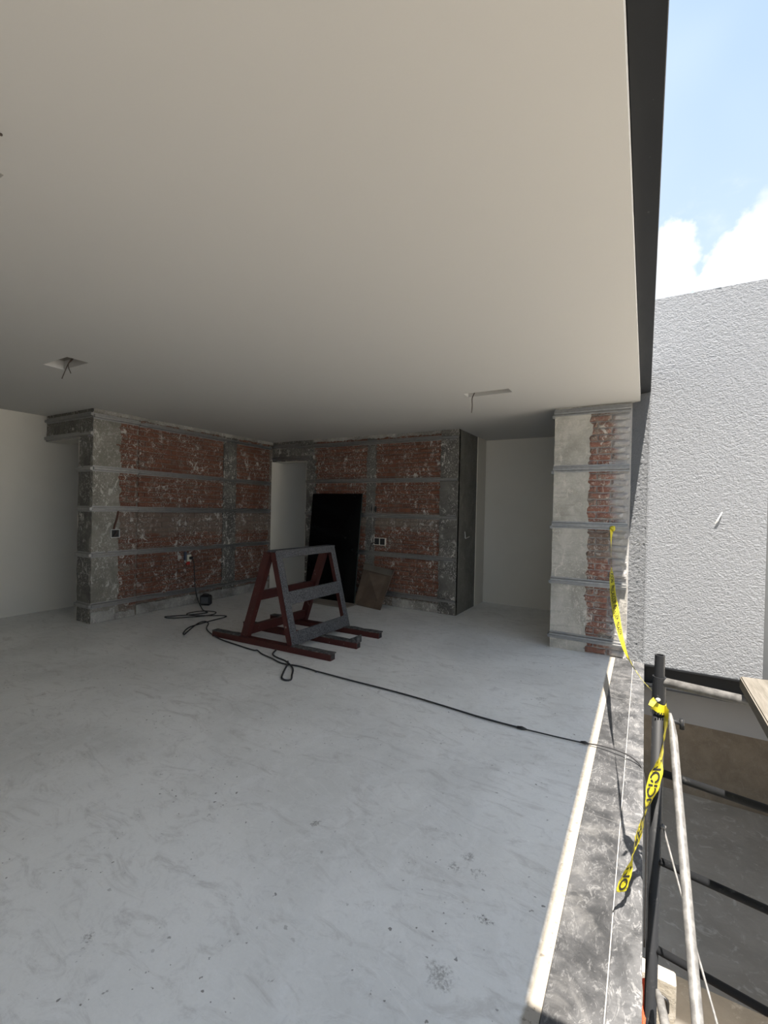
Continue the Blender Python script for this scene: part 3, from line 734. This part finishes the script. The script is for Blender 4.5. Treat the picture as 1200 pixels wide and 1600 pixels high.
r1, B1 = ebox('electrical_box', 'y', (XA+0.03, 3.007, 1.045), 0.10, 0.095, 'square metal electrical box at the near end of the left brick wall')
obj('wire', tube(bmesh.new(), catmull([(0.012, 0.02, 0.03), (0.025, 0.0, 0.0), (0.02, -0.02, -0.03)], 5), 0.008, 6), M_COPPER, r1)
tag(obj('conduit', tube(bmesh.new(), catmull([(XA+0.028, 3.045, 1.315), (XA+0.032, 3.03, 1.23), (XA+0.034, 3.005, 1.15), (XA+0.032, 2.995, 1.095)], 6), 0.012, 8), M_CONDUIT), 'brown conduit dropping from a channel into the square metal electrical box', 'conduit')
r2, B2 = ebox('electrical_box', 'y', (XA+0.012, 4.02, 0.655), 0.085, 0.10, 'outlet box with beige plug on the left brick wall above the cable')
obj('outlet_plate', box(*B2(-0.02, 0.045, -0.04, 0.05, 0.008, 0.026)), M_BEIGE, r2)
obj('red_tag', box(*B2(-0.025, 0.025, -0.085, -0.045, 0.006, 0.02)), M_REDPL, r2)
obj('blue_tape', box(*B2(-0.06, -0.035, -0.02, 0.098, 0.002, 0.03)), M_BLUE, r2)
obj('plug', box(*B2(0.005, 0.05, -0.012, 0.028, 0.026, 0.06), bev=0.006), M_BLACK, r2)
r3, B3 = ebox('electrical_box', 'x', (-3.37, YB-0.008, 0.93), 0.19, 0.10, 'double white electrical box on the back brick wall', gang=2, m=M_WHITE)
obj('wire', tube(bmesh.new(), catmull([(-0.06, -0.02, -0.02), (-0.12, -0.03, -0.03), (-0.15, -0.02, -0.09), (-0.16, -0.02, -0.14)], 6), 0.007, 6), M_COPPER, r3)
for k, (x, z) in enumerate(((-3.51, 1.42), (-3.455, 1.41))):
    bm = bmesh.new(); n = 9
    ring = [bm.verts.new((x+0.026*math.cos(6.283*q/n)*(0.6+0.6*random.random()), YB-0.010, z+0.05*math.sin(6.283*q/n)*(0.6+0.6*random.random()))) for q in range(n)]
    bm.faces.new(ring[::-1]); obj('broken_hole', bm, M_BLACK, wb)
bm = tube(bmesh.new(), catmull([(-3.50, YB-0.014, 1.50), (-3.505, YB-0.016, 1.2), (-3.50, YB-0.014, 0.95)], 8), 0.005, 5)
obj('paint_run', bm, M_BAND, wb)
bm = tube(bmesh.new(), catmull([(XB+0.004, 5.93, 1.12), (XB+0.012, 5.925, 1.07), (XB+0.012, 5.935, 1.03), (XB+0.012, 6.02, 1.035), (XB+0.010, 6.10, 1.045)], 6), 0.006, 6)
tag(obj('wire_stub', bm, M_BOX), 'bent pale wire stub on the grey cement side of the back wall', 'wire')

# wires hanging from the ceiling cut-outs
def wires(name, pts_list, label, r=0.0035):
    bm = bmesh.new()
    for p in pts_list: tube(bm, catmull(p, 6), r, 6)
    return tag(obj(name, bm, M_COPPER, None, True), label, 'wire')
wires('hanging_wire', [[(-3.90, 1.79, H+0.15), (-3.90, 1.78, H+0.05), (-3.905, 1.75, H-0.02), (-3.95, 1.73, H-0.13)], [(-3.895, 1.80, H+0.15), (-3.90, 1.785, H+0.04), (-3.90, 1.75, H-0.02), (-3.88, 1.76, H-0.09)]], 'pair of dark wires hanging from the far left ceiling cut-out')
wires('hanging_wire', [[(-1.405, 4.09, H+0.15), (-1.41, 4.06, H+0.04), (-1.43, 4.04, H-0.03), (-1.425, 4.03, H-0.10), (-1.43, 4.03, H-0.17)]], 'single wire hanging from the narrow ceiling slot near the right-hand pier', 0.004)
wires('hanging_wire', [[(-1.66, 0.55, H+0.06), (-1.655, 0.55, H-0.01), (-1.645, 0.555, H-0.02)]], 'tiny wire stub poking through the ceiling at the left edge of the photo', 0.004)

# the long cable from the outlet across the room and over the stone edging
zc = 0.009
cp = [(XA+0.06, 4.05, 0.655), (XA+0.14, 4.03, 0.60), (XA+0.20, 4.0, 0.40), (XA+0.30, 3.96, 0.18), (-5.10, 3.93, 0.03), (-4.99, 3.90, zc), (-4.90, 3.86, zc), (-4.95, 3.70, zc), (-5.09, 3.50, zc), (-5.13, 3.42, zc), (-5.02, 3.43, zc),
      (-4.80, 3.62, zc+.01), (-4.72, 3.80, zc+.012), (-4.80, 3.91, zc+.014), (-4.98, 3.84, zc+.014), (-5.02, 3.66, zc+.012), (-4.90, 3.62, zc+.012), (-4.70, 3.76, zc+.01), (-4.60, 3.875, zc), (-4.53, 3.85, zc), (-4.52, 3.66, zc), (-4.50, 3.40, zc), (-4.46, 3.26, zc), (-4.33, 3.11, zc), (-4.27, 3.08, zc),
      (-4.30, 3.14, zc+.012), (-4.50, 3.42, zc+.012), (-4.515, 3.53, zc+.012), (-4.44, 3.52, zc), (-4.28, 3.37, zc), (-4.09, 3.27, zc), (-3.814, 3.18, zc), (-3.50, 3.14, zc), (-3.275, 3.12, zc), (-3.23, 3.135, zc), (-3.12, 3.085, zc), (-2.951, 3.045, zc), (-2.784, 3.0, zc), (-2.60, 3.03, zc), (-2.42, 3.02, zc), (-2.396, 3.006, zc), (-2.38, 3.02, zc), (-2.05, 3.015, zc),
      (-1.731, 3.018, zc), (-1.45, 3.01, zc), (-1.184, 2.989, zc), (-0.98, 2.97, zc), (-0.808, 2.963, zc), (-0.66, 2.965, zc)]
cable = tag(empty('extension_cable', (-2.8, 3.0, 0)), 'long dark cable from the wall outlet across the concrete floor and over the stone edging', 'cable')
cable_part = lambda n, bm, m: part(n, bm, m, cable, True)
cable_part('cord', tube(bmesh.new(), catmull(cp, 6), 0.0065, 8), M_CABLE)
cable_part('thin_cord', tube(bmesh.new(), catmull([(-0.66, 2.965, 0.008), (-0.522, 2.967, 0.010), (-0.42, 2.975, 0.009), (-0.289, 2.985, 0.010), (-0.20, 2.98, 0.022), (-0.10, 2.955, 0.030), (-0.02, 2.92, 0.022), (0.025, 2.87, -0.02), (0.045, 2.80, -0.25), (0.05, 2.78, -0.9)], 8), 0.0045, 8), M_CABLE)
cable_part('taped_joint', tube(bmesh.new(), [(-0.69, 2.964, zc), (-0.66, 2.965, zc+.002), (-0.63, 2.966, zc)], [0.009, 0.012, 0.006], 8), M_BLACK)
cable_part('taped_joint', tube(bmesh.new(), [(-0.31, 2.985, zc+.002), (-0.285, 2.985, zc+.004), (-0.265, 2.984, zc+.003)], [0.006, 0.010, 0.006], 8), M_BLACK)
lp = [(-3.08, 3.235, 0.014), (-3.05, 3.17, 0.012), (-3.0, 3.11, 0.016), (-2.90, 3.06, 0.022), (-2.763, 3.03, 0.022), (-2.62, 2.96, 0.010), (-2.52, 2.84, zc), (-2.46, 2.76, zc), (-2.49, 2.725, zc), (-2.55, 2.75, zc), (-2.63, 2.86, zc), (-2.70, 2.98, zc+.012), (-2.74, 3.03, 0.026)]
tag(obj('cable_offcut', tube(bmesh.new(), catmull(lp, 6), 0.0075, 8), M_CABLE, None, True), 'short looped piece of dark cable lying by the near runner of the rack', 'cable')

# ------------------------------------------------------------------ scaffold over the void
PX, PY = 0.06, 1.962
sc = tag(empty('scaffold', (PX, PY, -5.2)), 'dark steel scaffold frame standing in the void beside the stone edging', 'scaffold')
spart = lambda n, bm, m, s=True: part(n, bm, m, sc, s)
spart('post', tube(bmesh.new(), [(PX, PY, -5.2), (PX, PY, 0.765)], 0.0205, 20), M_POST)
spart('collar', pipe(bmesh.new(), (PX, PY, 0.69), (PX, PY, 0.815), 0.0225, 0.018), M_POST, False)
spart('spigot', pipe(bmesh.new(), (PX, PY, 0.70), (PX, PY, 0.895), 0.0168, 0.0125), M_POST, False)
spart('bolt', tube(bmesh.new(), [(PX, PY-0.018, 0.735), (PX-0.006, PY-0.030, 0.735)], 0.007, 8), M_BOX)
FX = Vector((0.985, -0.172, 0)).normalized()              # the frame runs this way
def along(z, a, b): return [Vector((PX, PY, z))+FX*a, Vector((PX, PY, z))+FX*b]
for z, m, r, nm in ((0.798, M_TUBE, 0.0165, 'top_rail'), (0.459, M_POST, 0.0135, 'rung'), (0.129, M_POST, 0.0135, 'rung'), (-0.204, M_POST, 0.0135, 'rung'), (-0.54, M_POST, 0.0135, 'rung'), (-0.88, M_POST, 0.0135, 'rung')):
    spart(nm, tube(bmesh.new(), along(z, 0.015, 1.5), r, 14), m)
far = Vector((PX, PY, 0))+FX*1.52
spart('post', tube(bmesh.new(), [(far.x, far.y, -5.2), (far.x, far.y, 0.80)], 0.0205, 16), M_POST)
spart('brace_pin', tube(bmesh.new(), [(PX+0.015, PY, 0.662), (PX+0.075, PY-0.008, 0.660)], 0.007, 10), M_POST)
spart('brace_pin', tube(bmesh.new(), [(PX+0.072, PY-0.008, 0.675), (PX+0.074, PY-0.008, 0.640)], 0.008, 10), M_POST)
spart('brace_pin', tube(bmesh.new(), [(PX+0.01, PY, 0.262), (PX+0.032, PY-0.01, 0.262)], 0.008, 10), M_TUBE)
br = [atpix(1047, 1114, 1.655), atpix(1049, 1128, 1.64), atpix(1052, 1150, 1.615), atpix(1091, 1610, 1.06), atpix(1110, 1800, 0.93)]
tag(obj('cross_brace', tube(bmesh.new(), br, [0.004, 0.010, 0.0133, 0.0133, 0.0133], 14), M_TUBE, None, True), 'pale grey tubular cross brace bolted near the top of the scaffold post', 'brace')
rd = [atpix(1035, 1287, 1.66), atpix(1068, 1410, 1.50), atpix(1094, 1505, 1.36), atpix(1124, 1612, 1.2)]
tag(obj('tie_rod', tube(bmesh.new(), rd, 0.0035, 8), M_TUBE, None, True), 'thin steel rod slanting down from the scaffold post behind the cross brace', 'rod')
b2r = [atpix(1027, 1546, 1.62), atpix(1031, 1560, 1.60), atpix(1040, 1605, 1.5), atpix(1060, 1720, 1.3)]
tag(obj('brace_tube', tube(bmesh.new(), b2r, [0.006, 0.014, 0.016, 0.016], 12), M_TUBE, None, True), 'pale flattened brace tube at the bottom edge behind the scaffold post', 'brace')
# plank on the top rail
pk = bmesh.new()
pa = [Vector((0.300, 1.99, 0)), Vector((0.60, 2.03, 0)), Vector((0.60, 0.50, 0)), Vector((0.300, 0.50, 0))]
lo = [pk.verts.new((p.x, p.y, 0.8165)) for p in pa]; hi = [pk.verts.new((p.x, p.y, 0.858)) for p in pa]
pk.faces.new(lo); pk.faces.new(hi[::-1])
for k in range(4): pk.faces.new((lo[(k+1) % 4], lo[k], hi[k], hi[(k+1) % 4]))
bmesh.ops.recalc_face_normals(pk, faces=pk.faces[:]); bmesh.ops.bevel(pk, geom=pk.edges[:], offset=0.004, segments=2, affect='EDGES')
tag(obj('scaffold_plank', pk, M_WOOD), 'weathered pale wooden plank resting on the scaffold top rail', 'plank')

# block, strap and lower clutter seen down the gap
cb = tag(empty('masonry_pier', (0.16, 3.1, -5.2)), 'stubby cream masonry block below the floor edge behind the scaffold post', 'block')
o = part('block', box(0.005, 0.207, 2.9, 2.99, -5.2, -1.135, bev=0.008), M_CREAM, cb)
c2 = bmesh.new(); tube(c2, catmull([(0.115, 2.896, -1.21), (0.14, 2.887, -1.215), (0.165, 2.885, -1.225), (0.168, 2.886, -1.26), (0.168, 2.888, -1.29)], 5), 0.008, 8)
part('iron_hook', c2, M_BLACK, cb)
bm = bmesh.new(); n = 12; sp_ = [atpix(1004, 1528, 1.75), atpix(1008, 1540, 1.74), atpix(1008, 1570, 1.7), atpix(1004, 1600, 1.66), atpix(1002, 1640, 1.6)]
pts = catmull(sp_, 4); L_ = [bm.verts.new(p-rgt*0.010) for p in pts]; R_ = [bm.verts.new(p+rgt*0.010) for p in pts]
for k in range(len(pts)-1): bm.faces.new((L_[k], R_[k], R_[k+1], L_[k+1]))
bmesh.ops.solidify(bm, geom=bm.faces[:], thickness=0.003)
tag(obj('ratchet_strap', bm, M_ORANGE), 'orange webbing strap hanging in the gap beside the stone edging', 'strap')

# ------------------------------------------------------------------ yellow caution tape
TW = 0.056
def ribbon(frames, name_len=8):
    """frames: (centre, half-width vector); returns the smoothed frames"""
    cs = catmull([f[0] for f in frames], name_len); hs = catmull([f[1] for f in frames], name_len)
    return [(c, h.normalized()*(TW/2)) for c, h in zip(cs, hs)]
def ribbon_mesh(fr, crinkle=0.004, seed=0):
    bm = bmesh.new(); rows = []; nw = 6
    for i, (c, h) in enumerate(fr):
        d = (fr[min(i+1, len(fr)-1)][0]-fr[max(i-1, 0)][0]).normalized(); n = d.cross(h).normalized()
        rows.append([bm.verts.new(c+h*(2*j/nw-1)+n*crinkle*noise.noise(Vector((i*0.35, j*0.5, seed)))) for j in range(nw+1)])
    for A, B in zip(rows, rows[1:]):
        for j in range(nw): bm.faces.new((A[j], A[j+1], B[j+1], B[j]))
    return bm, rows
def letters(fr, text, size, start, flip=1, off=0.0012, crinkle=0.0, both=True):
    """lettering wrapped along the ribbon, read along its length"""
    cu = bpy.data.curves.new('lettering', 'FONT'); cu.body = text; cu.size = size; cu.align_x = 'LEFT'; cu.align_y = 'CENTER'; cu.offset = 0.0012
    tmp = bpy.data.objects.new('lettering_tmp', cu); COL.objects.link(tmp); dg = bpy.context.evaluated_depsgraph_get()
    me = tmp.evaluated_get(dg).to_mesh(); src = bmesh.new(); src.from_mesh(me)
    tmp.evaluated_get(dg).to_mesh_clear(); bpy.data.objects.remove(tmp); bpy.data.curves.remove(cu)
    S = [0.0]
    for a, b in zip(fr, fr[1:]): S.append(S[-1]+(b[0]-a[0]).length)
    bmesh.ops.subdivide_edges(src, edges=[e for e in src.edges if e.calc_length() > 0.012], cuts=2)
    out = bmesh.new()
    for side in ((1, -1) if both else (1,)):
        k0 = {}
        for v in src.verts:
            s = min(max(start+v.co.x, 0), S[-1]-1e-5); i = max(j for j in range(len(S)-1) if S[j] <= s); t = (s-S[i])/(S[i+1]-S[i])
            c = fr[i][0].lerp(fr[i+1][0], t); h = fr[i][1].lerp(fr[i+1][1], t); d = (fr[i+1][0]-fr[i][0]).normalized(); n = d.cross(h).normalized()
            k0[v.index] = out.verts.new(c+h*flip*(v.co.y/(TW/2))+n*off*side)
        src.verts.index_update()
        for f in src.faces:
            if start+f.calc_center_median().x < S[-1]-0.004:
                try: out.faces.new([k0[v.index] for v in f.verts])
                except ValueError: pass
    loose = [v for v in out.verts if not v.link_faces]
    for v in loose: out.verts.remove(v)
    src.free(); return out
def hw(cx, cz, wpx, depth, ang):
    """half-width direction: apparent width wpx at `ang` in the picture, remainder edge-on"""
    w_ = min(wpx*depth/FPX/TW, 0.999); s = rgt*math.cos(ang)+upv*math.sin(ang)
    return (s*w_ + fwd*math.sqrt(1-w_*w_))
tp = tag(empty('caution_tape', (PX, PY, 0.70)), 'yellow caution tape with black lettering hanging knotted from the scaffold post', 'tape')
hang = [(1041, 1104, 1.635, 6, -.0), (1040, 1130, 1.63, 8, -.05), (1036, 1160, 1.625, 14, -.1), (1031, 1188, 1.62, 19, -.15), (1023, 1218, 1.61, 24, -.25), (1015, 1248, 1.605, 21, -.3), (1008, 1272, 1.60, 14, -.3),
        (1002, 1292, 1.60, 9, -.3), (996, 1310, 1.595, 9, -.3), (991, 1325, 1.59, 12, -.25), (986, 1345, 1.585, 17, -.3), (980, 1365, 1.58, 22, -.35), (973, 1385, 1.575, 23, -.35), (970, 1394, 1.573, 22, -.35)]
fr = ribbon([(atpix(x, y, d), hw(0, 0, wp, d, a)) for x, y, d, wp, a in hang], 6)
bm, rows = ribbon_mesh(fr, 0.004, 2.0); strip = part('tape_strip', bm, M_YELLOW, tp, True)
frr = fr[::-1]                                             # the print reads upwards from the free end
part('lettering', letters(frr, 'ON   PRECAUCION', 0.054, 0.006, flip=-1), M_INK, strip)['kind'] = 'stuff'
# turns round the post and the free corner
bm = bmesh.new(); n = 26; R1 = []
for i in range(n+1):
    a = 2*math.pi*i/n; rr = 0.0245+0.0015*math.sin(3*a)
    R1.append([bm.verts.new((PX+rr*math.cos(a), PY+rr*math.sin(a), 0.712+dz+0.006*math.sin(a*2))) for dz in (-0.026, -0.008, 0.010)])
for A, B in zip(R1, R1[1:]):
    for j in range(2): bm.faces.new((A[j], B[j], B[j+1], A[j+1]))
part('wrap', bm, M_YELLOW, tp, True)
bm = bmesh.new(); cor = [atpix(1021, 1089, 1.64), atpix(1026, 1097, 1.64), atpix(1020, 1105, 1.62), atpix(1013, 1101, 1.61), atpix(1016, 1094, 1.62)]
bm.faces.new([bm.verts.new(p) for p in cor]); bmesh.ops.solidify(bm, geom=bm.faces[:], thickness=0.0015); part('free_corner', bm, M_YELLOW, tp)
bm = bmesh.new()
for i in range(9):                                        # black print showing at the foot of the turns
    a = math.radians(200+i*17); q = [(a, -0.032), (a+0.16, -0.032), (a+0.16, -0.022), (a, -0.022)]
    bm.faces.new([bm.verts.new((PX+0.0268*math.cos(t), PY+0.0268*math.sin(t), 0.712+dz)) for t, dz in q])
part('lettering', bm, M_INK, tp)['kind'] = 'stuff'

t2 = tag(empty('caution_tape', (-0.27, 4.92, 1.29)), 'yellow caution tape strung from the pier channel to the scaffold post', 'tape')
span = [(956, 826, 4.905, 8), (955, 850, 4.88, 5), (955, 880, 4.80, 4), (956, 905, 4.60, 9), (958, 930, 4.35, 10), (962, 955, 4.0, 11), (967, 980, 3.62, 11), (974, 1008, 3.15, 10), (984, 1032, 2.78, 7), (996, 1052, 2.42, 5), (1008, 1068, 2.15, 5), (1019, 1079, 1.985, 4)]
fs = []
for x, y, Y, wp in span:
    d = (fwd + rgt*((x-600)/FPX) - upv*((y-800)/FPX)); k = Y/d.y
    fs.append((Vector((0, 0, CH))+d*k, hw(0, 0, wp, k, 0.3)))
fr2 = ribbon(fs, 6); bm, rows = ribbon_mesh(fr2, 0.003, 6.0); part('tape_strip', bm, M_YELLOW, t2, True)
strip2 = [c for c in t2.children][0]
part('lettering', letters(fr2, 'PRECAUCION   PRECAUCION   PRECAUCION   PRECAUCION', 0.055, 0.30), M_INK, strip2)['kind'] = 'stuff'
bm = bmesh.new(); bmesh.ops.create_icosphere(bm, subdivisions=3, radius=0.026)
for v in bm.verts: v.co *= 1+0.35*noise.noise(v.co*60); v.co += Vector((-0.27, 4.908, 1.272))
part('knot', bm, M_YELLOW, t2, True)
